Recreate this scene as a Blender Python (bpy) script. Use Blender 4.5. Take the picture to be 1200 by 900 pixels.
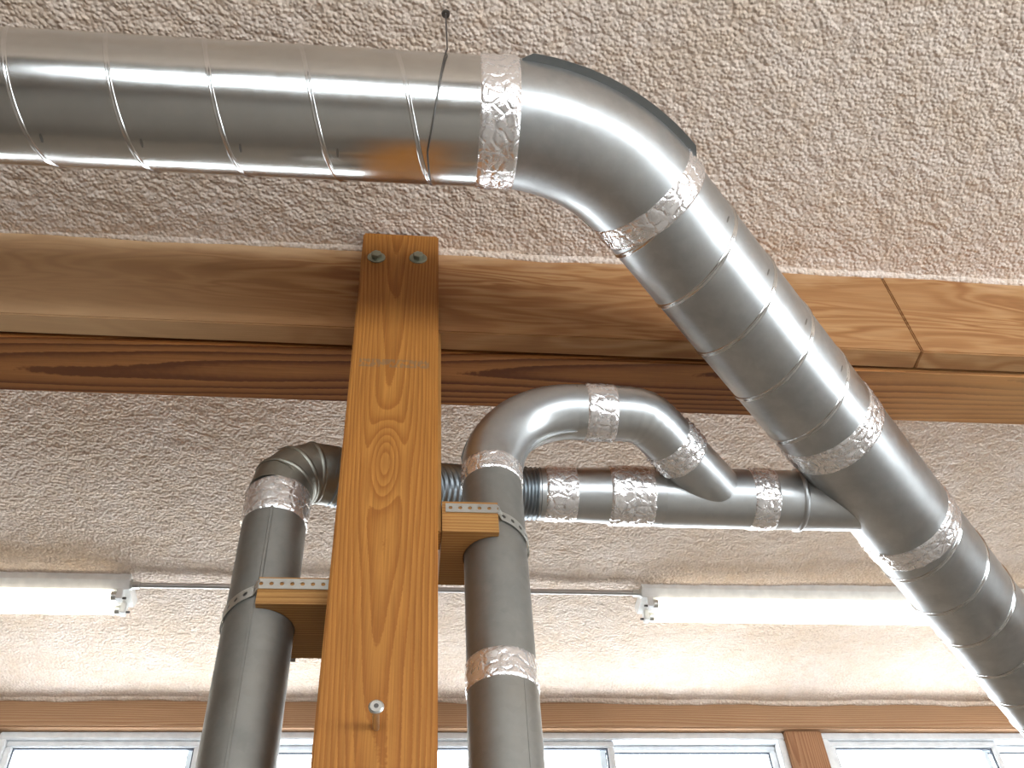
import bpy, bmesh, math, random
import numpy as np
from mathutils import Vector, Matrix

rng = np.random.default_rng(7)
random.seed(7)
for o in list(bpy.data.objects): bpy.data.objects.remove(o, do_unlink=True)
scene = bpy.context.scene
COL = scene.collection
H = 1.55                       # camera height above the floor; z below is measured from the camera

# ------------------------------------------------------------------ camera
R = np.array([[0.99404302, -0.03638676, -0.10273495],
              [-0.09529932, -0.74755497, -0.65732763],
              [-0.052882, 0.66320251, -0.74656943]])
cam = bpy.data.cameras.new('camera'); cam.sensor_width = 36; cam.lens = 36.0
cam.clip_start = 0.02; cam.clip_end = 200
camo = bpy.data.objects.new('camera', cam); COL.objects.link(camo)
M4 = Matrix([list(map(float, r)) + [0] for r in R] + [[0, 0, 0, 1]]); M4.translation = (0, 0, H)
camo.matrix_world = M4
scene.camera = camo

# ------------------------------------------------------------------ world and exposure
w = bpy.data.worlds.new('overcast_sky'); scene.world = w; w.use_nodes = True
bg = w.node_tree.nodes['Background']
bg.inputs[0].default_value = (0.88, 0.93, 1.0, 1); bg.inputs[1].default_value = 13.8
vs = scene.view_settings
vs.view_transform = 'Standard'; vs.look = 'None'; vs.gamma = 1; vs.exposure = .10; vs.use_curve_mapping = False
TUBE = 3.6                    # emission strength of a fluorescent tube

def portal(loc, rot, sx, sy):
    l = bpy.data.lights.new('window_portal', 'AREA'); l.shape = 'RECTANGLE'; l.size = sx; l.size_y = sy
    l.cycles.is_portal = True
    o = bpy.data.objects.new('window_portal', l); COL.objects.link(o); o.location = loc; o.rotation_euler = rot

# ------------------------------------------------------------------ pixel helpers (1200 x 900)
def ray(p): return R @ np.array([(p[0]-600)/1200, -(p[1]-450)/1200, -1.0])
def onY(p, Y): r = ray(p); return r*Y/r[1]
def onZ(p, Z): r = ray(p); return r*Z/r[2]

# ------------------------------------------------------------------ materials
def mat(name):
    m = bpy.data.materials.new(name); m.use_nodes = True
    nt = m.node_tree; b = nt.nodes['Principled BSDF']
    return m, nt, b
def nd(nt, t, **k):
    n = nt.nodes.new(t)
    for a, v in k.items():
        if a in n.inputs: n.inputs[a].default_value = v
        else: setattr(n, a, v)
    return n
def ramp(nt, stops):
    n = nt.nodes.new('ShaderNodeValToRGB'); e = n.color_ramp.elements
    while len(e) > 1: e.remove(e[-1])
    e[0].position = stops[0][0]; e[0].color = (*stops[0][1], 1)
    for p, c in stops[1:]:
        x = e.new(p); x.color = (*c, 1)
    return n
def coords(nt, scale=(1, 1, 1), loc=(0, 0, 0), rot=(0, 0, 0)):
    t = nd(nt, 'ShaderNodeTexCoord'); m = nd(nt, 'ShaderNodeMapping')
    m.inputs['Scale'].default_value = scale; m.inputs['Location'].default_value = loc; m.inputs['Rotation'].default_value = rot
    nt.links.new(t.outputs['Object'], m.inputs['Vector']); return m.outputs[0]
def noise(nt, vec, scale, detail=3, rough=.5, dist=0.0):
    n = nd(nt, 'ShaderNodeTexNoise'); n.inputs['Scale'].default_value = scale; n.inputs['Detail'].default_value = detail
    n.inputs['Roughness'].default_value = rough; n.inputs['Distortion'].default_value = dist
    nt.links.new(vec, n.inputs['Vector']); return n.outputs['Fac']
def mixc(nt, fac, a, b, mode='MIX'):
    n = nd(nt, 'ShaderNodeMix', data_type='RGBA', blend_type=mode)
    for s, v in ((n.inputs[0], fac), (n.inputs[6], a), (n.inputs[7], b)):
        if hasattr(v, 'is_linked'): nt.links.new(v, s)
        elif isinstance(v, (int, float)): s.default_value = v
        else: s.default_value = (*v, 1)
    return n.outputs[2]
def math_(nt, op, a, b=0.0, clamp=False):
    n = nd(nt, 'ShaderNodeMath', operation=op, use_clamp=clamp)
    for s, v in ((n.inputs[0], a), (n.inputs[1], b)):
        if hasattr(v, 'is_linked'): nt.links.new(v, s)
        else: s.default_value = v
    return n.outputs[0]
def maprange(nt, v, a, b, c, d):
    n = nd(nt, 'ShaderNodeMapRange'); nt.links.new(v, n.inputs[0])
    for i, x in enumerate((a, b, c, d)): n.inputs[i+1].default_value = x
    return n.outputs[0]
def bump(nt, b, h, strength, dist):
    n = nd(nt, 'ShaderNodeBump'); n.inputs['Strength'].default_value = strength; n.inputs['Distance'].default_value = dist
    nt.links.new(h, n.inputs['Height']); nt.links.new(n.outputs[0], b.inputs['Normal'])
def plain(name, col, rough=.5, metal=0.0):
    m, nt, b = mat(name); b.inputs['Base Color'].default_value = (*col, 1)
    b.inputs['Roughness'].default_value = rough; b.inputs['Metallic'].default_value = metal
    v = coords(nt); f = noise(nt, v, 35, 3)
    c = mixc(nt, maprange(nt, f, .3, .7, 0, 1), tuple(x*.88 for x in col), tuple(min(1, x*1.06) for x in col))
    nt.links.new(c, b.inputs['Base Color']); return m

def wood(name, axis, light, dark, ring=.005, pith=(0, .09), tilt=(0, 0), dist=.012, rough=.55, blotch=.35, contrast=1.0, spec=.3, cen=(0, 0, 0), fine=.35, knot=None):
    """axis: grain direction 'X' or 'Z' in object space; pith: offset of the log centre across the grain"""
    m, nt, b = mat(name)
    rot = {'Z': (tilt[0], tilt[1], 0), 'X': (0, tilt[0], tilt[1])}[axis]
    loc = {'Z': (pith[0], pith[1], 0), 'X': (0, pith[1], pith[0])}[axis]
    c0 = nd(nt, 'ShaderNodeVectorMath', operation='SUBTRACT'); nt.links.new(coords(nt), c0.inputs[0]); c0.inputs[1].default_value = (cen[0], cen[1], cen[2]+H)
    mp = nd(nt, 'ShaderNodeMapping'); mp.inputs['Location'].default_value = loc; mp.inputs['Rotation'].default_value = rot
    nt.links.new(c0.outputs[0], mp.inputs['Vector']); v = mp.outputs[0]
    st = {'Z': (9, 9, 1.1), 'X': (1.1, 9, 9)}[axis]
    v2 = coords(nt, scale=st)
    nn = nd(nt, 'ShaderNodeTexNoise'); nn.inputs['Scale'].default_value = 1.0; nn.inputs['Detail'].default_value = 2
    nt.links.new(v2, nn.inputs['Vector'])
    vm = nd(nt, 'ShaderNodeVectorMath', operation='SUBTRACT'); nt.links.new(nn.outputs['Color'], vm.inputs[0]); vm.inputs[1].default_value = (.5, .5, .5)
    vs_ = nd(nt, 'ShaderNodeVectorMath', operation='SCALE'); nt.links.new(vm.outputs[0], vs_.inputs[0]); vs_.inputs['Scale'].default_value = dist*2
    va = nd(nt, 'ShaderNodeVectorMath', operation='ADD'); nt.links.new(v, va.inputs[0]); nt.links.new(vs_.outputs[0], va.inputs[1])
    if knot:
        kx, kz, ax, az, amp = knot
        ks = nd(nt, 'ShaderNodeSeparateXYZ'); nt.links.new(coords(nt), ks.inputs[0])
        q1 = math_(nt, 'POWER', math_(nt, 'DIVIDE', math_(nt, 'SUBTRACT', ks.outputs[0], kx), ax), 2.0)
        q2 = math_(nt, 'POWER', math_(nt, 'DIVIDE', math_(nt, 'SUBTRACT', ks.outputs[2], kz+H), az), 2.0)
        gs = math_(nt, 'EXPONENT', math_(nt, 'MULTIPLY', math_(nt, 'ADD', q1, q2), -1.0))
        cx = nd(nt, 'ShaderNodeCombineXYZ'); nt.links.new(math_(nt, 'MULTIPLY', gs, amp), cx.inputs[1])
        v3 = nd(nt, 'ShaderNodeVectorMath', operation='ADD'); nt.links.new(va.outputs[0], v3.inputs[0]); nt.links.new(cx.outputs[0], v3.inputs[1]); va = v3
    wv = nd(nt, 'ShaderNodeTexWave', wave_type='RINGS', rings_direction=axis, wave_profile='SAW')
    wv.inputs['Scale'].default_value = 2*math.pi/(20*ring)
    wv.inputs['Distortion'].default_value = .6; wv.inputs['Detail'].default_value = 2; wv.inputs['Detail Scale'].default_value = 3
    nt.links.new(va.outputs[0], wv.inputs['Vector'])
    mid = tuple(l*.62+d*.38 for l, d in zip(light, dark))
    dk = tuple(m_+(d-m_)*contrast for m_, d in zip(mid, dark))
    cr = ramp(nt, [(0, light), (.45, mid), (.8, dk), (.93, dk), (1, light)]); nt.links.new(wv.outputs['Color'], cr.inputs[0])
    fib = noise(nt, coords(nt, scale={'Z': (420, 420, 9), 'X': (9, 420, 420)}[axis]), 1.0, 3)
    c = mixc(nt, maprange(nt, fib, .3, .7, 0, fine), cr.outputs[0], tuple(x*.55 for x in dark))
    bl = noise(nt, coords(nt, scale={'Z': (6, 6, 2), 'X': (2, 6, 6)}[axis]), 1.0, 3)
    c = mixc(nt, maprange(nt, bl, .35, .7, 0, blotch), c, tuple(x*.62 for x in mid))
    nt.links.new(c, b.inputs['Base Color']); b.inputs['Roughness'].default_value = rough; b.inputs['Specular IOR Level'].default_value = spec
    bump(nt, b, fib, .25, .0012)
    return m, nt, b, c

M = {}
# post: orange fir with a faded grey stamp
m_, nt, b_, c_ = wood('fir_post', 'Z', (.52, .218, .043), (.31, .100, .013), ring=.0040, pith=(.004, .066), tilt=(.020, .008), dist=.013, blotch=.28, contrast=.72, cen=(-.02, 1.16, 1.2), knot=(-.028, 1.125, .024, .085, .022), fine=.5)
sep = nd(nt, 'ShaderNodeSeparateXYZ'); nt.links.new(coords(nt), sep.inputs[0])
zz = math_(nt, 'ABSOLUTE', math_(nt, 'SUBTRACT', sep.outputs[2], H+1.360)); xx = math_(nt, 'ABSOLUTE', math_(nt, 'ADD', sep.outputs[0], .022))
inside = math_(nt, 'MULTIPLY', math_(nt, 'LESS_THAN', zz, .0105), math_(nt, 'LESS_THAN', xx, .060))
letters = math_(nt, 'GREATER_THAN', noise(nt, coords(nt, scale=(190, 1, 95)), 1.0, 1), .47)
st_ = math_(nt, 'MULTIPLY', math_(nt, 'MULTIPLY', inside, letters), .42)
nt.links.new(mixc(nt, st_, c_, (.13, .12, .085)), b_.inputs['Base Color'])
M['post'] = m_
M['post_back'] = wood('fir_backing', 'Z', (.50, .25, .07), (.26, .10, .02), ring=.004, pith=(.1, .1), dist=.008, cen=(0, 1.2, 1.2))[0]
M['block'] = wood('fir_block', 'X', (.52, .27, .085), (.32, .14, .035), ring=.005, pith=(.06, .07), dist=.008, cen=(0, 1.2, 1.0))[0]
m_, nt, b_, c_ = wood('timber_beam', 'X', (.50, .20, .055), (.18, .055, .013), ring=.012, pith=(.045, .02), tilt=(.020, .030), dist=.016, blotch=.3, contrast=1.1, cen=(.3, 1.32, 1.51))
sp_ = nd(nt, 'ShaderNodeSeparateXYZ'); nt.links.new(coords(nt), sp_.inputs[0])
lit_end = math_(nt, 'MULTIPLY', maprange(nt, sp_.outputs[0], .75, 1.15, 0, 1), maprange(nt, noise(nt, coords(nt, scale=(2.5, 10, 10)), 1.0, 3), .35, .65, .35, 1))  # paler patchy wood toward the right end, brighter light there painted in
nt.links.new(mixc(nt, math_(nt, 'MULTIPLY', lit_end, .75), c_, (.56, .30, .12)), b_.inputs['Base Color'])
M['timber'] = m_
M['header'] = wood('header_wood', 'X', (.50, .30, .17), (.33, .17, .08), ring=.006, pith=(.06, .08), dist=.012, cen=(.5, 2.93, 1.72))[0]
M['stud'] = wood('stud_wood', 'Z', (.46, .25, .13), (.29, .13, .06), ring=.005, pith=(.03, .08), dist=.01, cen=(1.3, 2.93, 1.6))[0]

def plywood(name):
    m, nt, b = mat(name)
    v = coords(nt, scale=(1.0, 3, 6.0))
    n1 = nd(nt, 'ShaderNodeTexNoise'); n1.inputs['Scale'].default_value = 1.9; n1.inputs['Detail'].default_value = 2.5
    n1.inputs['Distortion'].default_value = .8; nt.links.new(v, n1.inputs['Vector'])
    ph = math_(nt, 'MULTIPLY', n1.outputs['Fac'], 58.0)
    s = math_(nt, 'SINE', ph); s = maprange(nt, s, -1, 1, 0, 1)
    cr = ramp(nt, [(0, (.27, .105, .035)), (.35, (.37, .17, .062)), (.7, (.45, .235, .095)), (1, (.50, .28, .125))]); nt.links.new(s, cr.inputs[0])
    fade = noise(nt, coords(nt, scale=(2, 3, 9)), 1.0, 2)
    c = mixc(nt, maprange(nt, fade, .35, .65, .2, .85), cr.outputs[0], (.39, .19, .075))
    fib = noise(nt, coords(nt, scale=(14, 300, 300)), 1.0, 3)
    c = mixc(nt, maprange(nt, fib, .35, .7, 0, .3), c, (.2, .09, .03))
    # foam overspray that lies along the top edge of the board
    sp = nd(nt, 'ShaderNodeSeparateXYZ'); nt.links.new(coords(nt), sp.inputs[0])
    edge = math_(nt, 'ADD', maprange(nt, sp.outputs[2], H+1.70, H+1.775, 0, .95), math_(nt, 'MULTIPLY', math_(nt, 'SUBTRACT', noise(nt, coords(nt, scale=(5, 5, 12)), 1.0, 4), .5), 2.2))
    lft = maprange(nt, sp.outputs[0], -.15, -.6, 0, .6)  # left overspray made paler, painting in light that the duct blocks
    f = math_(nt, 'ADD', maprange(nt, edge, .35, 1.0, 0, .65), lft, True)
    c = mixc(nt, f, c, (.66, .43, .24))
    nt.links.new(c, b.inputs['Base Color']); b.inputs['Roughness'].default_value = .6; b.inputs['Specular IOR Level'].default_value = .25
    bump(nt, b, fib, .2, .001)
    return m
M['plywood'] = plywood('plywood_veneer')

def foam():
    m, nt, b = mat('spray_foam')
    v = coords(nt)
    n1 = noise(nt, v, 4.5, 4, .6); n2 = noise(nt, v, 22, 3)
    c = mixc(nt, maprange(nt, n1, .3, .7, 0, 1), (.74, .59, .47), (.84, .71, .62))
    c = mixc(nt, maprange(nt, n2, .45, .75, 0, .5), c, (.74, .55, .39))
    n3 = noise(nt, v, 150, 3, .7)
    c = mixc(nt, maprange(nt, n3, .35, .6, .4, 0), c, (.46, .35, .26))
    nt.links.new(c, b.inputs['Base Color']); b.inputs['Roughness'].default_value = .85; b.inputs['Specular IOR Level'].default_value = .15
    vo = nd(nt, 'ShaderNodeTexVoronoi', feature='SMOOTH_F1'); vo.inputs['Scale'].default_value = 135; vo.inputs['Smoothness'].default_value = .5; nt.links.new(v, vo.inputs['Vector'])
    h = math_(nt, 'ADD', math_(nt, 'MULTIPLY', vo.outputs['Distance'], -1.0), math_(nt, 'MULTIPLY', noise(nt, v, 230, 2, .6), .35))
    bump(nt, b, h, .85, .0055)
    return m
M['foam'] = foam()

def metal(name, col, rough, spangle=.5, grime=.3, bumpd=.0006, streak=None):
    m, nt, b = mat(name); b.inputs['Metallic'].default_value = 1.0
    v = coords(nt)
    vor = nd(nt, 'ShaderNodeTexVoronoi'); vor.inputs['Scale'].default_value = 70; nt.links.new(v, vor.inputs['Vector'])
    sepc = nd(nt, 'ShaderNodeSeparateColor'); nt.links.new(vor.outputs['Color'], sepc.inputs[0])
    n1 = noise(nt, v, 9, 5, .6); n2 = noise(nt, v, 45, 3)
    c = mixc(nt, maprange(nt, sepc.outputs[0], 0, 1, 0, spangle*.35), col, tuple(x*.72 for x in col))
    c = mixc(nt, maprange(nt, n1, .38, .78, 0, grime), c, tuple(x*.5 for x in col))
    nt.links.new(c, b.inputs['Base Color'])
    rr = math_(nt, 'ADD', maprange(nt, n1, .3, .75, rough*.82, rough*1.35), maprange(nt, sepc.outputs[1], 0, 1, -.03*spangle, .05*spangle))
    nt.links.new(rr, b.inputs['Roughness'])
    bump(nt, b, math_(nt, 'ADD', noise(nt, v, 7, 2), math_(nt, 'MULTIPLY', n2, .03)), .3, bumpd*5)
    return m
M['galv'] = metal('galvanized_bright', (.66, .65, .62), .19, spangle=.25, grime=.25)
M['galv_blotchy'] = metal('galvanized_blotchy', (.56, .56, .55), .355, spangle=.6, grime=.6)
M['galv_dull'] = metal('galvanized_dull', (.325, .31, .28), .55, spangle=.5, grime=.25)
M['galv_mid'] = metal('galvanized_mid', (.60, .60, .59), .355, spangle=.4)
M['elbow_dark'] = metal('dusty_elbow_steel', (.34, .32, .27), .42, grime=.4)
M['flex'] = metal('flex_aluminium', (.33, .36, .38), .36)
M['flange'] = metal('shaded_seam_steel', (.26, .265, .26), .4)  # steel coloured dark to carry the shade on the outer seam
M['seam'] = metal('seam_steel', (.74, .73, .71), .18)
M['zinc'] = metal('zinc_steel', (.70, .70, .66), .38)
M['screw'] = metal('dark_screw', (.25, .24, .22), .4)
M['bolt'] = metal('greenish_zinc', (.42, .45, .37), .42)
M['wire'] = metal('hanger_wire', (.16, .15, .14), .45)
M['emt'] = metal('conduit_steel', (.50, .47, .44), .4)
def foil():
    m, nt, b = mat('foil_tape'); b.inputs['Metallic'].default_value = .85
    b.inputs['Base Color'].default_value = (.86, .80, .76, 1)
    v = coords(nt)
    n1 = noise(nt, v, 60, 4, .6, 1.2)
    nt.links.new(mixc(nt, n1, (.95, .91, .89), (.84, .79, .76)), b.inputs['Base Color'])
    nt.links.new(maprange(nt, n1, .3, .7, .16, .32), b.inputs['Roughness'])
    vor = nd(nt, 'ShaderNodeTexVoronoi', feature='DISTANCE_TO_EDGE'); vor.inputs['Scale'].default_value = 48; nt.links.new(v, vor.inputs['Vector'])
    h = math_(nt, 'ADD', math_(nt, 'MINIMUM', vor.outputs['Distance'], .15), math_(nt, 'MULTIPLY', n1, .25))
    bump(nt, b, h, .9, .006)
    return m
M['foil'] = foil()
M['white_enamel'] = plain('white_enamel', (.78, .77, .74), .35)
M['vinyl'] = plain('white_vinyl', (.74, .76, .78), .35)
M['gasket'] = plain('dark_gasket', (.06, .07, .09), .6)
M['paint'] = plain('tan_wall_panel', (.34, .28, .22), .7)
M['concrete'] = plain('concrete_floor', (.29, .27, .24), .6)
M['plug'] = plain('dark_plastic', (.10, .09, .08), .5)
def glass():
    m = bpy.data.materials.new('window_glass'); m.use_nodes = True; nt = m.node_tree
    for n in list(nt.nodes): nt.nodes.remove(n)
    out = nd(nt, 'ShaderNodeOutputMaterial'); mix = nd(nt, 'ShaderNodeMixShader')
    t = nd(nt, 'ShaderNodeBsdfTransparent'); t.inputs[0].default_value = (.95, .97, .97, 1)
    g = nd(nt, 'ShaderNodeBsdfGlossy'); g.inputs['Roughness'].default_value = .02
    mix.inputs[0].default_value = .06
    nt.links.new(t.outputs[0], mix.inputs[1]); nt.links.new(g.outputs[0], mix.inputs[2]); nt.links.new(mix.outputs[0], out.inputs[0])
    return m
M['glass'] = glass()
def emit(name, col, s):
    m, nt, b = mat(name); b.inputs['Base Color'].default_value = (.9, .9, .88, 1)
    b.inputs['Emission Color'].default_value = (*col, 1); b.inputs['Emission Strength'].default_value = s; return m
M['tube'] = emit('lit_fluorescent_tube', (1.0, .93, .78), TUBE)

# ------------------------------------------------------------------ object helpers
def link(name, me, m, parent=None, smooth=False):
    o = bpy.data.objects.new(name, me); COL.objects.link(o)
    if m is not None: me.materials.append(M[m])
    if smooth: me.polygons.foreach_set('use_smooth', [True]*len(me.polygons))
    if parent is not None: o.parent = parent
    return o
def from_vf(name, V, F, m, parent=None, smooth=False):
    me = bpy.data.meshes.new(name); me.from_pydata([tuple(map(float, (v[0], v[1], v[2]+H))) for v in V], [], [tuple(f) for f in F]); me.update()
    return link(name, me, m, parent, smooth)
def thing(name, label, cat, group=None):
    o = bpy.data.objects.new(name, None); COL.objects.link(o); o.empty_display_size = .05
    return tag(o, label, cat, group)
def tag(o, label, cat, group=None):
    o['label'] = label; o['category'] = cat
    if group: o['group'] = group
    return o
def struct(o, label=None, cat=None):
    o['kind'] = 'structure'
    if label: o['label'] = label
    if cat: o['category'] = cat
    return o
def box(name, a, b, m, parent=None, bev=.002):
    bm = bmesh.new(); bmesh.ops.create_cube(bm, size=1)
    for v in bm.verts:
        v.co = Vector([(a[i]+b[i])/2 + v.co[i]*(b[i]-a[i]) + (H if i == 2 else 0) for i in range(3)])
    if bev: bmesh.ops.bevel(bm, geom=bm.edges[:], offset=bev, segments=2, affect='EDGES')
    me = bpy.data.meshes.new(name); bm.to_mesh(me); bm.free()
    return link(name, me, m, parent)
def frames(P, up=None):
    P = np.asarray(P, float); n = len(P)
    T = np.gradient(P, axis=0); T /= np.linalg.norm(T, axis=1)[:, None]
    if up is None: up = np.array([0, 0, 1.]) if abs(T[0][2]) < .9 else np.array([0, -1., 0])
    u = np.asarray(up, float) - T[0]*np.dot(up, T[0]); u /= np.linalg.norm(u)
    U = [u]
    for i in range(1, n):
        u = U[-1] - T[i]*np.dot(U[-1], T[i]); u /= np.linalg.norm(u); U.append(u)
    U = np.array(U); return P, T, U, np.cross(T, U)
def tube_vf(P, r, ns=48, caps=True, up=None, rf=None):
    P, T, U, W_ = frames(P, up); n = len(P)
    rr = np.full(n, r) if np.isscalar(r) else np.asarray(r)
    th = np.arange(ns)*2*np.pi/ns
    rad = np.repeat(rr[:, None], ns, 1)
    if rf is not None: rad = rad + rf(n, ns)
    V = P[:, None, :] + rad[:, :, None]*(np.cos(th)[None, :, None]*U[:, None, :] + np.sin(th)[None, :, None]*W_[:, None, :])
    V = V.reshape(-1, 3); F = []
    for i in range(n-1):
        for j in range(ns):
            k = (j+1) % ns; F.append((i*ns+j, i*ns+k, (i+1)*ns+k, (i+1)*ns+j))
    if caps:      # caps on their own vertices so that the wall keeps its own normals
        k = len(V); V = np.vstack([V, V[:ns], V[(n-1)*ns:n*ns]])
        F.append(tuple(range(k+ns-1, k-1, -1))); F.append(tuple(range(k+ns, k+2*ns)))
    return V, F
def tube(name, P, r, m, parent=None, ns=48, caps=True, up=None, rf=None, smooth=True):
    V, F = tube_vf(P, r, ns, caps, up, rf)
    o = from_vf(name, V, F, m, parent)
    if smooth:
        me = o.data; sm = [len(p.vertices) == 4 for p in me.polygons]; me.polygons.foreach_set('use_smooth', sm)
    return o
def seg(a, b, n=2): return np.array(a)[None, :] + np.linspace(0, 1, n)[:, None]*(np.array(b)-np.array(a))[None, :]
def arc(S, t0, t1, Rb, n=16, ang=None):
    """arc starting at S in direction t0, turning toward t1 by its angle (or ang) with radius Rb"""
    t0 = np.array(t0, float); t0 /= np.linalg.norm(t0); t1 = np.array(t1, float); t1 /= np.linalg.norm(t1)
    nrm = t1 - t0*np.dot(t0, t1); nrm /= np.linalg.norm(nrm)
    A = ang if ang else math.acos(np.dot(t0, t1))
    a = np.linspace(0, A, n)
    return np.array(S) + Rb*(np.sin(a)[:, None]*t0 + (1-np.cos(a))[:, None]*nrm), nrm
def smooth_noise(n, ns, amp, wrap=True):
    a = rng.normal(size=(n, ns)); a = (a + np.roll(a, 1, 1)*.7 + np.roll(a, -1, 1)*.7)
    return amp*a/1.4
def tape(P, r, parent, n=14, crinkle=.0007, name='foil_tape'):
    """a band of crinkled foil tape around a short centre line P"""
    P = np.asarray(P, float)
    if len(P) == 2: P = seg(P[0], P[1], n)
    def rf(n_, ns):
        k = smooth_noise(n_, ns, crinkle*.55)
        k[:, :] += crinkle*.9*np.maximum(0, np.sin(np.arange(n_)[:, None]*1.9 + rng.normal(size=(1, ns)).cumsum(1)*.15))
        k[0] = k[-1] = -.0032
        return k
    return tube(name, P, r+.0016, 'foil', parent, ns=110, caps=False, rf=rf)
def helix_seam(a, d, r, L, pitch, phase, parent, sgn=1, w=.0042, h=.0017, ref=None):
    d = np.array(d, float); d /= np.linalg.norm(d)
    u = np.array(ref if ref is not None else (0, -1., 0)); u = u - d*np.dot(u, d); u /= np.linalg.norm(u); v = np.cross(d, u)
    prof = [(-1, -.3), (-.75, .7), (-.45, 1), (-.15, .35), (.15, .35), (.45, 1), (.75, .7), (1, -.3)]
    nt_ = int(L/pitch*56); V = []; F = []
    for i in range(nt_+1):
        s = L*i/nt_; th = phase + sgn*2*math.pi*s/pitch
        o = math.cos(th)*u + math.sin(th)*v
        for pw, ph in prof: V.append(np.array(a) + d*(s+pw*w) + o*(r+ph*h))
    k = len(prof)
    for i in range(nt_):
        for j in range(k-1): F.append((i*k+j, i*k+j+1, (i+1)*k+j+1, (i+1)*k+j))
    return from_vf('spiral_seam', V, F, 'seam', parent, True)
def fin(name, P, out, r0, r1, th, m, parent):
    """flat standing seam along path P; out: per-point outward unit vectors"""
    P = np.asarray(P); T = np.gradient(P, axis=0); T /= np.linalg.norm(T, axis=1)[:, None]
    V = []; F = []
    n = len(P)
    for i in range(n):
        b = np.cross(T[i], out[i]); e = 1.0 if 0 < i < n-1 else .25
        rr = r0 + (r1-r0)*e
        V += [P[i]+out[i]*r0+b*th/2, P[i]+out[i]*rr+b*th/2, P[i]+out[i]*rr-b*th/2, P[i]+out[i]*r0-b*th/2]
    for i in range(n-1):
        for j in range(4): k = (j+1) % 4; F.append((i*4+j, i*4+k, (i+1)*4+k, (i+1)*4+j))
    F += [(3, 2, 1, 0), tuple((n-1)*4+j for j in range(4))]
    return from_vf(name, V, F, m, parent)
def lathe(name, c, axis, prof, m, parent=None, ns=24):
    """prof: list of (distance along axis, radius)"""
    axis = np.array(axis, float); axis /= np.linalg.norm(axis)
    u = np.cross(axis, [.3, .2, .9]); u /= np.linalg.norm(u); v = np.cross(axis, u); V = []; F = []
    for s, r in prof:
        for j in range(ns):
            t = 2*math.pi*j/ns; V.append(np.array(c)+axis*s+r*(math.cos(t)*u+math.sin(t)*v))
    for i in range(len(prof)-1):
        for j in range(ns): k = (j+1) % ns; F.append((i*ns+j, i*ns+k, (i+1)*ns+k, (i+1)*ns+j))
    F += [tuple(range(ns-1, -1, -1)), tuple((len(prof)-1)*ns+j for j in range(ns))]
    return from_vf(name, V, F, m, parent)

# ------------------------------------------------------------------ room shell
X0, X1, Y0, Y1, ZC = -3.6, 4.4, -2.4, 2.93, 1.77
def vnoise(x, y, s, seed):
    g = np.random.default_rng(seed).random((256, 256)); x = x/s+37.3; y = y/s+11.7
    i = np.floor(x).astype(int); j = np.floor(y).astype(int); fx = x-i; fy = y-j
    fx = fx*fx*(3-2*fx); fy = fy*fy*(3-2*fy); q = lambda a, b: g[a % 256, b % 256]
    return (q(i, j)*(1-fx)+q(i+1, j)*fx)*(1-fy) + (q(i, j+1)*(1-fx)+q(i+1, j+1)*fx)*fy
def ceiling():
    gx = np.concatenate([np.linspace(X0, -1.75, 20)[:-1], np.arange(-1.75, 2.75, .0051), np.linspace(2.75, X1, 20)])
    gy = np.concatenate([np.linspace(Y0, .30, 60)[:-1], np.arange(.30, Y1, .0051), [Y1+.05]])
    XX, YY = np.meshgrid(gx, gy)
    b1 = vnoise(XX, YY, .024, 1); b2 = vnoise(XX, YY, .0102, 2); b3 = vnoise(XX, YY, .06, 3); b4 = vnoise(XX, YY, .35, 4)
    am = np.where(YY > 1.3, .55, .85)
    zz = ZC - (am*(.0030*b1 + .0048*b2) + .002*b3 + .012*b4 - .010)
    n, mm = XX.shape
    co = np.stack([XX, YY, zz+H], -1).reshape(-1, 3).astype(np.float32)
    idx = np.arange(n*mm).reshape(n, mm)
    F = np.stack([idx[:-1, :-1], idx[1:, :-1], idx[1:, 1:], idx[:-1, 1:]], -1).reshape(-1, 4)   # faces look down
    me = bpy.data.meshes.new('ceiling'); me.vertices.add(len(co)); me.vertices.foreach_set('co', co.ravel())
    me.loops.add(F.size); me.loops.foreach_set('vertex_index', F.ravel().astype(np.int32))
    me.polygons.add(len(F)); me.polygons.foreach_set('loop_start', np.arange(0, F.size, 4, dtype=np.int32))
    me.polygons.foreach_set('use_smooth', np.ones(len(F), bool)); me.update(calc_edges=True)
    return struct(link('ceiling', me, 'foam'), 'rough tan spray foam covering the whole ceiling', 'ceiling')
ceiling()
struct(box('floor', (X0, Y0, -H-.1), (X1, Y1+.2, -H), 'concrete', bev=0), 'grey concrete floor below the pipes', 'floor')
struct(box('wall_left', (X0-.1, Y0, -H), (X0, Y1+.2, ZC+.05), 'paint', bev=0), 'tan wall closing the room at left', 'wall')

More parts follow.
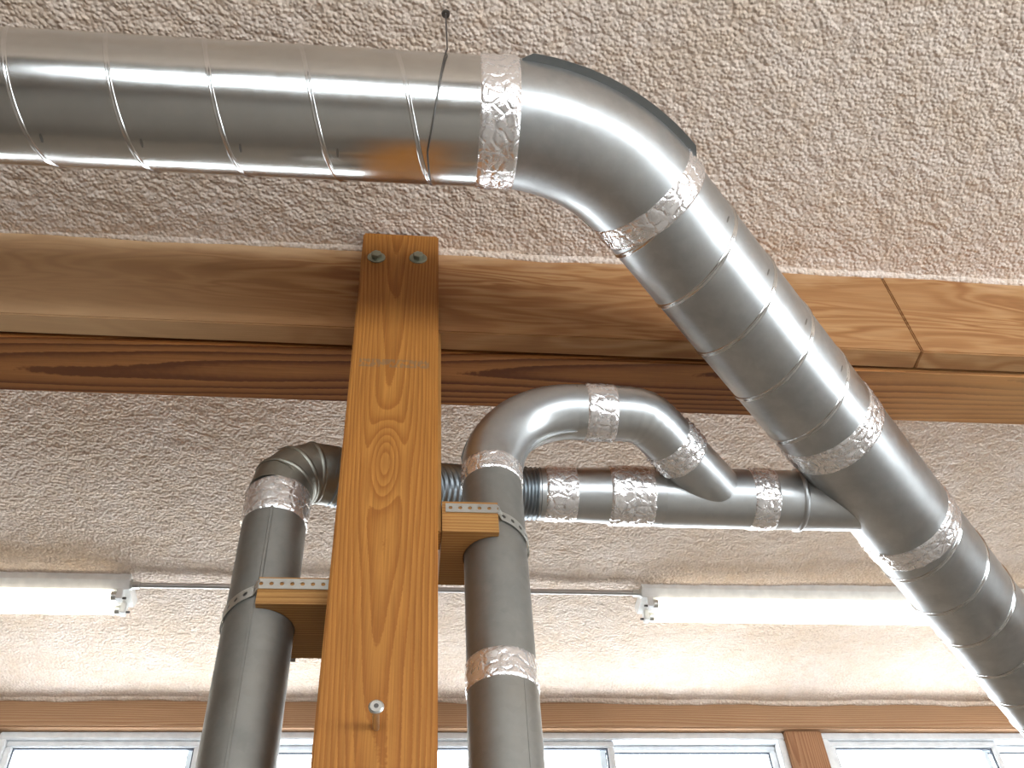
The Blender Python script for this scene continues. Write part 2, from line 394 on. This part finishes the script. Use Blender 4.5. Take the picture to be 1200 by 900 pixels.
SILL, HEAD = 1.27, 1.675
wins = [(-2.44, -1.285), (-1.165, -.030), (.090, 1.249), (1.372, 2.52), (2.645, 3.80)]
def window(x0, x1, Ya, k, s=1, pane_m='glass'):
    """sliding window in a wall whose inner face is at Ya; s=+1: outside is +Y"""
    root = bpy.data.objects.new('window_%d' % k, None); COL.objects.link(root); root.empty_display_size = .05
    f = .024
    def bx(n, ax, bx_, az, bz, ya, yb, m, par, bev=.003):
        y_ = sorted((Ya+s*ya, Ya+s*yb)); return box(n, (ax, y_[0], az), (bx_, y_[1], bz), m, par, bev)
    for n, a in (('frame', (x0, x1, HEAD-f, HEAD)), ('frame', (x0, x1, SILL, SILL+f)), ('frame', (x0, x0+f, SILL+f, HEAD-f)), ('frame', (x1-f, x1, SILL+f, HEAD-f))):
        bx('window_'+n, *a, .0, .08, 'vinyl', root)
    xm = (x0+x1)/2
    for (a, b, ya, yb) in ((x0+f, xm+.022, .010, .033), (xm-.022, x1-f, .038, .061)):
        sash = bpy.data.objects.new('sash', None); COL.objects.link(sash); sash.parent = root
        t = .020
        bx('sash_rail', a, b, HEAD-f-t, HEAD-f, ya, yb, 'vinyl', sash); bx('sash_rail', a, b, SILL+f, SILL+f+t, ya, yb, 'vinyl', sash)
        bx('sash_stile', a, a+t, SILL+f+t, HEAD-f-t, ya, yb, 'vinyl', sash); bx('sash_stile', b-t, b, SILL+f+t, HEAD-f-t, ya, yb, 'vinyl', sash)
        g = .004; y = (ya+yb)/2
        for q in ((a+t, b-t, HEAD-f-t-g, HEAD-f-t), (a+t, a+t+g, SILL+f+t, HEAD-f-t-g), (b-t-g, b-t, SILL+f+t, HEAD-f-t-g)):
            bx('gasket', *q, y-.004, y+.004, 'gasket', sash, 0)
        bx('pane', a+t, b-t, SILL+f+t, HEAD-f-t, y-.002, y+.002, pane_m, sash, 0)
    struct(root); return root
for k, (a, b) in enumerate(wins):
    wv = window(a, b, Y1, k+1)
    portal(((a+b)/2, Y1+.02, H+(SILL+HEAD)/2), (math.radians(-90), 0, 0), b-a, HEAD-SILL)
# header, studs and the wall under the sills
hd = struct(box('trim_1', (X0, Y1-.028, HEAD), (X1, Y1+.11, ZC+.03), 'header', bev=.004), 'brown wooden header board above the windows', 'trim')
sx = [(X0, wins[0][0])] + [(wins[i][1], wins[i+1][0]) for i in range(4)] + [(wins[4][1], X1)]
SLB = ['wooden wall end left of the windows, outside the frame', 'wooden stud at the far lower left beside the first window', 'wooden stud hidden behind the tall orange post',
       'reddish brown wooden stud between the two right windows', 'wooden stud outside the frame at right', 'wooden wall end right of the windows']
for k, (a, b) in enumerate(sx):
    struct(box('trim_%d' % (k+2), (a, Y1-.012, SILL), (b, Y1+.11, HEAD), 'stud', bev=.003), SLB[k], 'trim')
struct(box('wall_front', (X0, Y1, -H), (X1, Y1+.11, SILL), 'paint', bev=0), 'tan wall under the windows', 'wall')
# rear wall of the shop, behind the camera, with the same windows
struct(box('wall_back', (X0, Y0-.11, -H), (X1, Y0, .05), 'paint', bev=0), 'tan lower wall behind the viewpoint', 'wall')
rear = [(-1.60, .35), (.50, 2.30), (2.45, 4.25)]
SILL, HEAD = .05, .95
for k, (a, b) in enumerate(rear):
    window(a, b, Y0, 6+k, -1)
    portal(((a+b)/2, Y0-.02, H+(SILL+HEAD)/2), (math.radians(90), 0, 0), b-a, HEAD-SILL)
struct(box('trim_8', (X0, Y0-.11, HEAD), (X1, Y0, ZC+.03), 'paint', bev=0), 'tan wall band above the rear windows', 'wall')
ex = [X0] + [v for ab in rear for v in ab] + [X1]
for k in range(0, len(ex), 2):
    struct(box('trim_%d' % (9+k//2), (ex[k], Y0-.11, SILL), (ex[k+1], Y0, HEAD), 'paint', bev=0), 'tan wall pier beside a rear window', 'wall')

# right wall with two windows beside the viewpoint
SILL, HEAD = -.55, .95
rw_ = [(-2.1, -.75), (-.6, .75)]
wr = bpy.data.objects.new('wall_right', None); COL.objects.link(wr); struct(wr, 'tan wall closing the room at right', 'wall')
box('wall_panel', (X1, Y0, -H), (X1+.1, Y1+.2, SILL), 'paint', wr, 0); box('wall_panel', (X1, Y0, HEAD), (X1+.1, Y1+.2, ZC+.05), 'paint', wr, 0)
for a, b in ((Y0, -2.1), (-.75, -.6), (.75, Y1+.2)): box('wall_panel', (X1, a, SILL), (X1+.1, b, HEAD), 'paint', wr, 0)
for k, (a, b) in enumerate(rw_):
    ro = window(-b, -a, 0, 9+k); ro.location = (X1, 0, 0); ro.rotation_euler = (0, 0, math.radians(-90))
    portal((X1+.02, (a+b)/2, H+(SILL+HEAD)/2), (0, math.radians(90), 0), HEAD-SILL, b-a)

# ------------------------------------------------------------------ beam under the ceiling
BZ = 1.511
bt = thing('ceiling_beam', 'long wooden beam running across under the foam ceiling behind the post', 'beam')
box('plywood_panel', (X0, 1.205, BZ), (1.0105, 1.250, 1.80), 'plywood', bt, .0025)
box('plywood_panel', (1.0125, 1.205, BZ), (X1, 1.250, 1.80), 'plywood', bt, .0025)
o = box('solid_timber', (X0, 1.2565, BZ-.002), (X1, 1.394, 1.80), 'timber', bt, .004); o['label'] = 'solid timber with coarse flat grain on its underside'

def foam_edge(y, z, r, x0=-1.9, x1=2.9):
    n = 330; xs = np.linspace(x0, x1, n); q = np.zeros(n)
    a = vnoise(xs, q, .05, 21); b = vnoise(xs, q+9, .16, 22); c = vnoise(xs, q+5, .018, 23)
    P = np.stack([xs, y+.004*(a-.5), z+.012*(b-.5)+.003*(c-.5)], 1)
    return tube('foam_edge', P, r*(.6+.5*a+.4*c), 'foam', bpy.data.objects['ceiling'], ns=12)
foam_edge(1.2055, 1.770, .009)
foam_edge(Y1-.029, 1.768, .009)

# ------------------------------------------------------------------ post
pt = thing('wooden_post', 'tall orange fir post standing in front of the beam', 'post')
o = box('front_board', (-.0965, 1.160, -H), (.0545, 1.204, 1.765), 'post', pt, .003)
box('backing_board', (-.088, 1.2045, 1.02), (.0615, 1.252, BZ-.001), 'post_back', pt, .003)
box('backing_board', (-.092, 1.2045, -H), (.0535, 1.33, 1.0195), 'post_back', pt, .003)
for x, z in ((-.067, 1.677), (.0145, 1.681)):
    bo = lathe('washer', (x, 1.160, z), (0, -1, 0), [(0, .0175), (.002, .0175), (.003, .0160)], 'bolt', pt, 28)
    lathe('bolt_head', (x, 1.157, z), (0, -1, 0), [(0, .0105), (.008, .0105), (.009, .0085)], 'bolt', bo, 6)
pn = onY((440.5, 853), 1.16)
sc = thing('protruding_screw', 'short metal screw sticking out of the lower post face', 'screw')
lathe('shank', pn+np.array([0, .008, 0]), (0, -1, 0), [(0, .0042), (.051, .0042)], 'zinc', sc, 18)
hd_ = lathe('screw_head', pn+np.array([0, -.043, 0]), (0, -1, 0), [(0, .0045), (.003, .0092), (.0055, .0095), (.0075, .0075)], 'zinc', sc, 22)
lathe('socket', pn+np.array([0, -.0506, 0]), (0, -1, 0), [(0, .003), (.0004, .003)], 'plug', hd_, 10)

# ------------------------------------------------------------------ support blocks and straps
PR = (.1500, 1.265); PL = (-.1985, 1.265); RP = .0508
def block(label, x_post, cx, z0, z1, s):
    """notched block from the post side x_post to the pipe centre cx"""
    ya, yb, nr = 1.203, 1.336, RP+.0012
    pts = [(x_post, ya), (cx, ya)] + [(cx - s*nr*math.sin(t), PR[1]-nr*math.cos(t)) for t in np.linspace(0, math.pi, 17)] + [(cx, yb), (x_post, yb)]
    n = len(pts); V = [(x, y, z0) for x, y in pts] + [(x, y, z1) for x, y in pts]
    F = [tuple(range(n))[::-1], tuple(range(n, 2*n))] + [(i, (i+1) % n, n+(i+1) % n, n+i) for i in range(n)]
    o = from_vf('support_block', V, F, 'block')
    bm = bmesh.new(); bm.from_mesh(o.data); bmesh.ops.recalc_face_normals(bm, faces=bm.faces); bm.to_mesh(o.data); bm.free()
    return tag(o, label, 'block', 'notched pipe blocks on the post')
block('notched wooden block on the right side of the post, higher of the two', .0625, PR[0], 1.022, 1.082, 1)
block('notched wooden block on the left side of the post, lower of the two', -.0970, PL[0], .883, .929, -1)
def strap(label, xa, c, z, s, drop=.03):
    """perforated strap: along the block front, then round the free half of the pipe to the block back"""
    ya, yb, rr, wd = 1.2015, 1.3375, RP+.0022, .0175
    pl = [(x, ya) for x in np.linspace(xa, c[0], 40)]
    pl += [(c[0]+s*.006*i/6, ya+(c[1]-rr-ya)*i/6) for i in range(1, 6)]
    pl += [(c[0]+s*rr*math.sin(t), c[1]-rr*math.cos(t)) for t in np.linspace(.1, math.pi-.1, 60)]
    pl += [(x, yb) for x in np.linspace(c[0]-s*.004, c[0]-s*.05, 12)]
    pl = np.array(pl); d = np.r_[0, np.cumsum(np.linalg.norm(np.diff(pl, axis=0), axis=1))]
    L = d[-1]; pos = lambda q: (np.interp(q, d, pl[:, 0]), np.interp(q, d, pl[:, 1]))
    q1 = abs(c[0]-xa); zq = lambda q: z - drop*min(1, max(0, (q-q1)/.085))
    nc = int(L/.0145); cl = L/nc; V = []; F = []
    for k in range(nc):
        q0 = k*cl; cen = q0+cl/2; b0 = len(V)
        out = [(-1, -1), (-.4, -1), (.4, -1), (1, -1), (1, -.3), (1, .3), (1, 1), (.4, 1), (-.4, 1), (-1, 1), (-1, .3), (-1, -.3)]
        for a, h in out: x, y = pos(cen+a*cl/2); V.append((x, y, zq(cen+a*cl/2)+h*wd/2))
        for a, h in out:
            t = math.atan2(h*wd, a*cl); x, y = pos(cen+.0032*math.cos(t)); V.append((x, y, zq(cen+.0032*math.cos(t))+.0032*math.sin(t)))
        for j in range(12): F.append((b0+j, b0+(j+1) % 12, b0+12+(j+1) % 12, b0+12+j))
    o = from_vf('perforated_strap', V, F, 'zinc')
    bm = bmesh.new(); bm.from_mesh(o.data); bmesh.ops.remove_doubles(bm, verts=bm.verts, dist=1e-5); bmesh.ops.recalc_face_normals(bm, faces=bm.faces); bm.to_mesh(o.data); bm.free()
    so = o.modifiers.new('thickness', 'SOLIDIFY'); so.thickness = .0011; so.offset = 0
    return tag(o, label, 'strap', 'perforated pipe straps')
strap('perforated metal strap holding the right riser to its block', .068, PR, 1.068, 1)
strap('perforated metal strap holding the left riser to its block', -.100, PL, .9165, -1)

# ------------------------------------------------------------------ risers
def long_seam(c, z0, z1, ang, parent):
    o = []
    d = np.array([math.sin(ang), -math.cos(ang)]); t = np.array([d[1], -d[0]])
    V = []; F = []
    for z in (z0, z1):
        for a, h in ((-.0026, -.0005), (-.0018, .0006), (.0018, .0006), (.0026, -.0005)):
            q = np.array(c)+d*(RP+h)+t*a; V.append((q[0], q[1], z))
    for j in range(3): F.append((j, j+1, 5+j, 4+j))
    return from_vf('lock_seam', V, F, 'galv_dull', parent)
def zc(x, y, z): return np.array([x, y, z], float)
# left riser
lr = thing('riser_pipe', 'dull grey metal riser pipe left of the post', 'pipe', 'vertical riser pipes')
tube('pipe_section', seg(zc(*PL, -H), zc(*PL, .900)), RP, 'galv_dull', lr)
tube('pipe_section', seg(zc(*PL, .895), zc(*PL, 1.115)), RP-.0008, 'galv_dull', lr)
long_seam(PL, -H, .90, -.10, lr); long_seam(PL, .90, 1.10, .0, lr)
tape((zc(*PL, 1.072), zc(*PL, 1.140)), RP, lr, crinkle=.0005)
# right riser
rr_ = thing('riser_pipe', 'dull grey metal riser pipe right of the post', 'pipe', 'vertical riser pipes')
tube('pipe_section', seg(zc(*PR, -H), zc(*PR, .79)), RP, 'galv_dull', rr_)
tube('pipe_section', seg(zc(*PR, .78), zc(*PR, 1.20)), RP-.0006, 'galv_dull', rr_)
tape((zc(*PR, .778), zc(*PR, .828)), RP, rr_, crinkle=.0006)
long_seam(PR, -H, .78, .55, rr_)
tape((zc(*PR, 1.172), zc(*PR, 1.212)), RP, rr_, crinkle=.0006)

# ------------------------------------------------------------------ left elbow and flexible hose
le = thing('pipe_elbow', 'dark segmented elbow on top of the left riser', 'elbow', 'pipe elbows')
S = zc(*PL, 1.138); t1 = np.array([.93, .36, 0]); t1 /= np.linalg.norm(t1)
A, nrm = arc(S, (0, 0, 1), t1, .078, 5)
# gored: straight segments with rings between
for k in range(4):
    d = (A[k+1]-A[k]); d /= np.linalg.norm(d)
    a = A[k]-d*(.010 if k else .002); b = A[k+1]+d*.010
    tube('gore', seg(a, b, 2), RP+.0006*(k % 2), 'elbow_dark', le)
    rm = A[k+1]; tt = d if k == 3 else (A[k+2]-A[k])/np.linalg.norm(A[k+2]-A[k])
    if k < 3: tube('gore_ring', [rm-tt*.004, rm-tt*.002, rm+tt*.002, rm+tt*.004], [RP+.001, RP+.0026, RP+.0026, RP+.001], 'elbow_dark', le)
BY, BZr = 1.45, 1.330
E0 = A[-1]; xs = .262; E1 = zc(xs, BY, BZr)
def bez(a, b, c, d, n):
    t = np.linspace(0, 1, n)[:, None]; return (1-t)**3*a+3*(1-t)**2*t*b+3*(1-t)*t*t*c+t**3*d
fp = bez(E0, E0+t1*.12, E1-np.array([.12, 0, 0]), E1, 241)
fr = RP-.001+.0022*np.cos(np.arange(241)*2*np.pi/6)
fl = tube('flexible_hose', fp, fr, 'flex', None, ns=48)
tag(fl, 'ribbed flexible metal hose passing behind the post', 'hose')

# ------------------------------------------------------------------ branch pipe with wye
br = thing('branch_pipe', 'horizontal metal branch pipe with side inlet running to the large duct', 'pipe')
RB = .0590
bc = lambda x: zc(x, BY, BZr)
tube('reducer', [bc(.258), bc(.30), bc(.47), bc(.52)], [RP, RP+.0004, RP+.0062, RB], 'galv_mid', br)
tube('main_body', seg(bc(.50), bc(.905), 2), RB, 'galv_mid', br)
tape((bc(.270), bc(.335)), RP+.0008, br, crinkle=.0006)
tape((bc(.395), bc(.484)), RP+.0055, br, 20, crinkle=.0012)
tape((bc(.672), bc(.726)), RB, br, crinkle=.0011)
tube('bead', [bc(.770), bc(.7735), bc(.778), bc(.7815)], [RB, RB+.004, RB+.004, RB], 'galv_mid', br)
# inlet leg comes from the front at 45 degrees
ID = bc(.628); ld = np.array([.707, .696, -.127]); ld /= np.linalg.norm(ld)
LEG = .214
Lp = ID-ld*LEG
tube('inlet_leg', seg(Lp, ID, 2), RP, 'galv_mid', br)

# ------------------------------------------------------------------ right 90 degree elbow and 45 degree elbow
ue = thing('pipe_elbow', 'smooth pressed elbow curving right from the top of the right riser', 'elbow', 'pipe elbows')
hx = np.array([1., 0., 0.])
S2 = zc(*PR, 1.205)
# path: arc up to horizontal, straight, 45 arc into the leg
Rb = .160
A2, nr2 = arc(S2, (0, 0, 1), hx, Rb, 20)
tube('elbow_body', A2, RP+.0004, 'galv_mid', ue)
outv = np.array([-(nr2*math.cos(a)) + np.array([0, 0, 1])*math.sin(a) for a in np.linspace(0, math.pi/2, 20)])
fin('seam_flange', A2[1:], outv[1:], RP-.001, RP+.0032, .003, 'flange', ue)
fin('seam_flange', A2, -outv, RP-.001, RP+.0042, .003, 'galv_mid', ue)
e2 = A2[-1]
se = thing('pipe_elbow', 'short crimped elbow leading down into the branch inlet', 'elbow', 'pipe elbows')
# smooth join between the elbow end and the leg
e3 = zc(.388, PR[1], e2[2])
j = np.vstack([seg(e2, e3, 8)[:-1], bez(e3, e3+hx*.045, Lp-ld*.045, Lp, 18)])
tube('elbow_body', j, RP+.0004+.0005*np.sin(np.arange(len(j))*2.1), 'galv_mid', se)
tape((zc(.326, PR[1], e2[2]), zc(.384, PR[1], e2[2])), RP+.001, se, crinkle=.0009)
tape((Lp+ld*.020, Lp+ld*.078), RP+.001, se, crinkle=.0016)

# ------------------------------------------------------------------ large duct
RD = .1010
FACE = math.radians(62)
da = np.array([1, -.015, -.009]); da /= np.linalg.norm(da)
dd = np.array([.6977, .7022, -.1420]); dd /= np.linalg.norm(dd)
CC = np.array([.279, .758, 1.487]); TT = .150
HS = CC-da*TT; HE = CC+dd*TT
LH = HS[0]-X0-.02
# phase so that a seam faces the camera (u=-Y, angle of the camera side) at x = -.43
PH1 = -2*math.pi*((-.432-(HS-da*LH)[0])/.143) + FACE
hdu = thing('spiral_duct', 'large horizontal spiral metal duct hanging at upper left', 'duct', 'large spiral ducts')
tube('duct_body', seg(HS-da*LH, HS+da*.01, 2), RD+.0006, 'galv', hdu, ns=96)
helix_seam(HS-da*LH, da, RD+.0006, LH-.03, .143, PH1, hdu, sgn=1)
tape((HS-da*.034, HS+da*.028), RD+.001, hdu, 16, crinkle=.0011)
bel = thing('duct_elbow', 'large smooth pressed duct elbow with dark seam flange below the ceiling', 'elbow')
ang = math.acos(np.dot(da, dd)); RbD = TT/math.tan(ang/2)
A3, nr3 = arc(HS, da, dd, RbD, 24)
tube('elbow_body', A3, RD, 'galv_blotchy', bel, ns=96)
a_ = np.linspace(0, ang, 24); out3 = np.array([-(nr3*math.cos(t)) + da*math.sin(t) for t in a_])
f1 = fin('seam_flange', A3[2:], out3[2:], RD-.001, RD+.0125, .0035, 'flange', bel); f1['label'] = 'dark standing seam along the outer curve'
fin('seam_flange', A3, -out3, RD-.001, RD+.003, .003, 'galv', bel)
ddu = thing('spiral_duct', 'large spiral metal duct slanting down to the right under the beam', 'duct', 'large spiral ducts')
LD = 2.10
dp = lambda s: HE+dd*s
RD2 = .0995
tube('duct_body', seg(dp(-.01), dp(LD), 2), RD2, 'galv_blotchy', ddu, ns=96)
helix_seam(dp(.01), dd, RD2, .575, .125, .9, ddu, sgn=1, w=.0052, h=.0025)
helix_seam(dp(.955), dd, RD2, LD-.975, .125, .4, ddu, sgn=1, w=.0052, h=.0025)
tape((dp(-.022), dp(.026)), RD2+.001, ddu, 14, crinkle=.0012)
tape((dp(.575), dp(.635)), RD2, ddu, 14, crinkle=.0011)
tape((dp(.895), dp(.955)), RD2, ddu, 14, crinkle=.0011)
# outside the frame the duct turns down to the floor
A4, _ = arc(dp(LD), dd, (0, 0, -1), .22, 16)
dn = thing('duct_drop', 'metal duct elbow and drop pipe to the floor outside the frame', 'duct')
tube('elbow_body', A4, RD2, 'galv', dn, ns=64)
tube('drop_pipe', seg(A4[-1], zc(A4[-1][0], A4[-1][1], -H), 2), RD2-.0005, 'galv', dn, ns=64)

def crimps(a, d, r, n, pitch, s0, side, parent):
    d = np.array(d)/np.linalg.norm(d)
    for i in range(n):
        p = np.array(a)+d*(s0+i*pitch); v = p/np.linalg.norm(p)
        fc = -(v-d*np.dot(d, v)); fc /= np.linalg.norm(fc); sd = np.cross(d, fc)
        o = fc*math.sqrt(1-side*side)+sd*side; t = np.cross(d, o)
        V = []; F = []
        for k in range(8):
            q = 2*math.pi*k/8; V.append(p+o*(r+.0002)+t*.0085*math.cos(q)+d*.0022*math.sin(q))
        V.append(p+o*(r+.0010)); F = [(k, (k+1) % 8, 8) for k in range(8)]
        from_vf('crimp_mark', V, F, 'screw', parent)
SG = 1 if np.cross(da, -CC/np.linalg.norm(CC))[1] > 0 else -1
crimps((-.40, HS[1]+(HS[0]+.40)*.015, HS[2]+(HS[0]+.40)*.009), da, RD+.0006, 4, .143, -.143, .55*SG, hdu)
crimps(dp(0), dd, RD2, 4, .125, .10, -.80*SG, ddu)

# hanger wire round the large duct
yz = CC[1:]; rw = RD+.0042; wp = [(.70, ZC-.004)]
for t in np.linspace(math.radians(168), math.radians(372), 40): wp.append((yz[0]+rw*math.cos(t), yz[1]+.004+rw*math.sin(t)))
wp.append((.815, ZC-.004))
n = len(wp); P = np.array([(.045-.026*min(1, 2*i/n) + .02*max(0, 2*i/n-1), y, z) for i, (y, z) in enumerate(wp)])
hw = thing('hanger_wire', 'thin dark wire looped round the horizontal duct from the ceiling', 'wire')
tube('wire_loop', P, .0014, 'wire', hw, ns=8)
lathe('anchor_screw', (.045, .70, ZC+.01), (0, 0, -1), [(0, .003), (.016, .003), (.017, .0075), (.022, .007)], 'wire', hw, 12)

# ------------------------------------------------------------------ fluorescent fixtures and conduit
def fixture(x0, x1, yn, label):
    t = thing('fluorescent_fixture', label, 'light fixture', 'ceiling fluorescent fixtures')
    z1 = ZC-.002; hh = .034; wd = .110
    V = []; pr = [(yn, z1+.012), (yn, z1-.014), (yn+.016, z1-hh), (yn+wd-.016, z1-hh), (yn+wd, z1-.014), (yn+wd, z1+.012)]
    for x in (x0, x1): V += [(x, y, z) for y, z in pr]
    k = len(pr); F = [(i, (i+1) % k, k+(i+1) % k, k+i) for i in range(k)] + [tuple(range(k))[::-1], tuple(range(k, 2*k))]
    from_vf('housing', V, F, 'white_enamel', t)
    for y in (yn+.024, yn+wd-.024):
        zt = z1-hh-.017
        tb = tube('fluorescent_tube', seg((x0+.042, y, zt), (x1-.042, y, zt), 2), .0128, 'tube', t, ns=20)
        for xe, s in ((x0, 1), (x1, -1)):
            a, b = sorted((xe+s*.014, xe+s*.030)); box('lamp_holder', (a, y-.012, zt-.014), (b, y+.012, z1-hh+.002), 'white_enamel', t, .002)
            tube('tube_cap', seg((xe+s*.030, y, zt), (xe+s*.043, y, zt), 2), .0131, 'zinc', tb, ns=20)
            tube('tube_pin', seg((xe+s*.0135, y, zt-.006), (xe+s*.004, y, zt-.006), 2), .0032, 'plug', tb, ns=8)
    return t
FY = 2.292
fixture(-1.935, -.716, FY, 'lit fluorescent ceiling light at the left edge above the windows')
fixture(.682, 1.902, FY, 'lit fluorescent ceiling light at right, partly behind the large slanting duct')
co = thing('electrical_conduit', 'thin metal conduit joining the two fluorescent lights along the ceiling', 'conduit')
tube('conduit_tube', seg((-.73, FY+.018, ZC-.020), (.70, FY+.018, ZC-.020), 2), .0075, 'emt', co, ns=16)
for x, s in ((-.716, 1), (.682, -1)):
    lathe('conduit_connector', (x, FY+.018, ZC-.020), (s, 0, 0), [(0, .0145), (.005, .0145), (.0055, .0105), (.024, .0105), (.0245, .008)], 'zinc', co, 8)
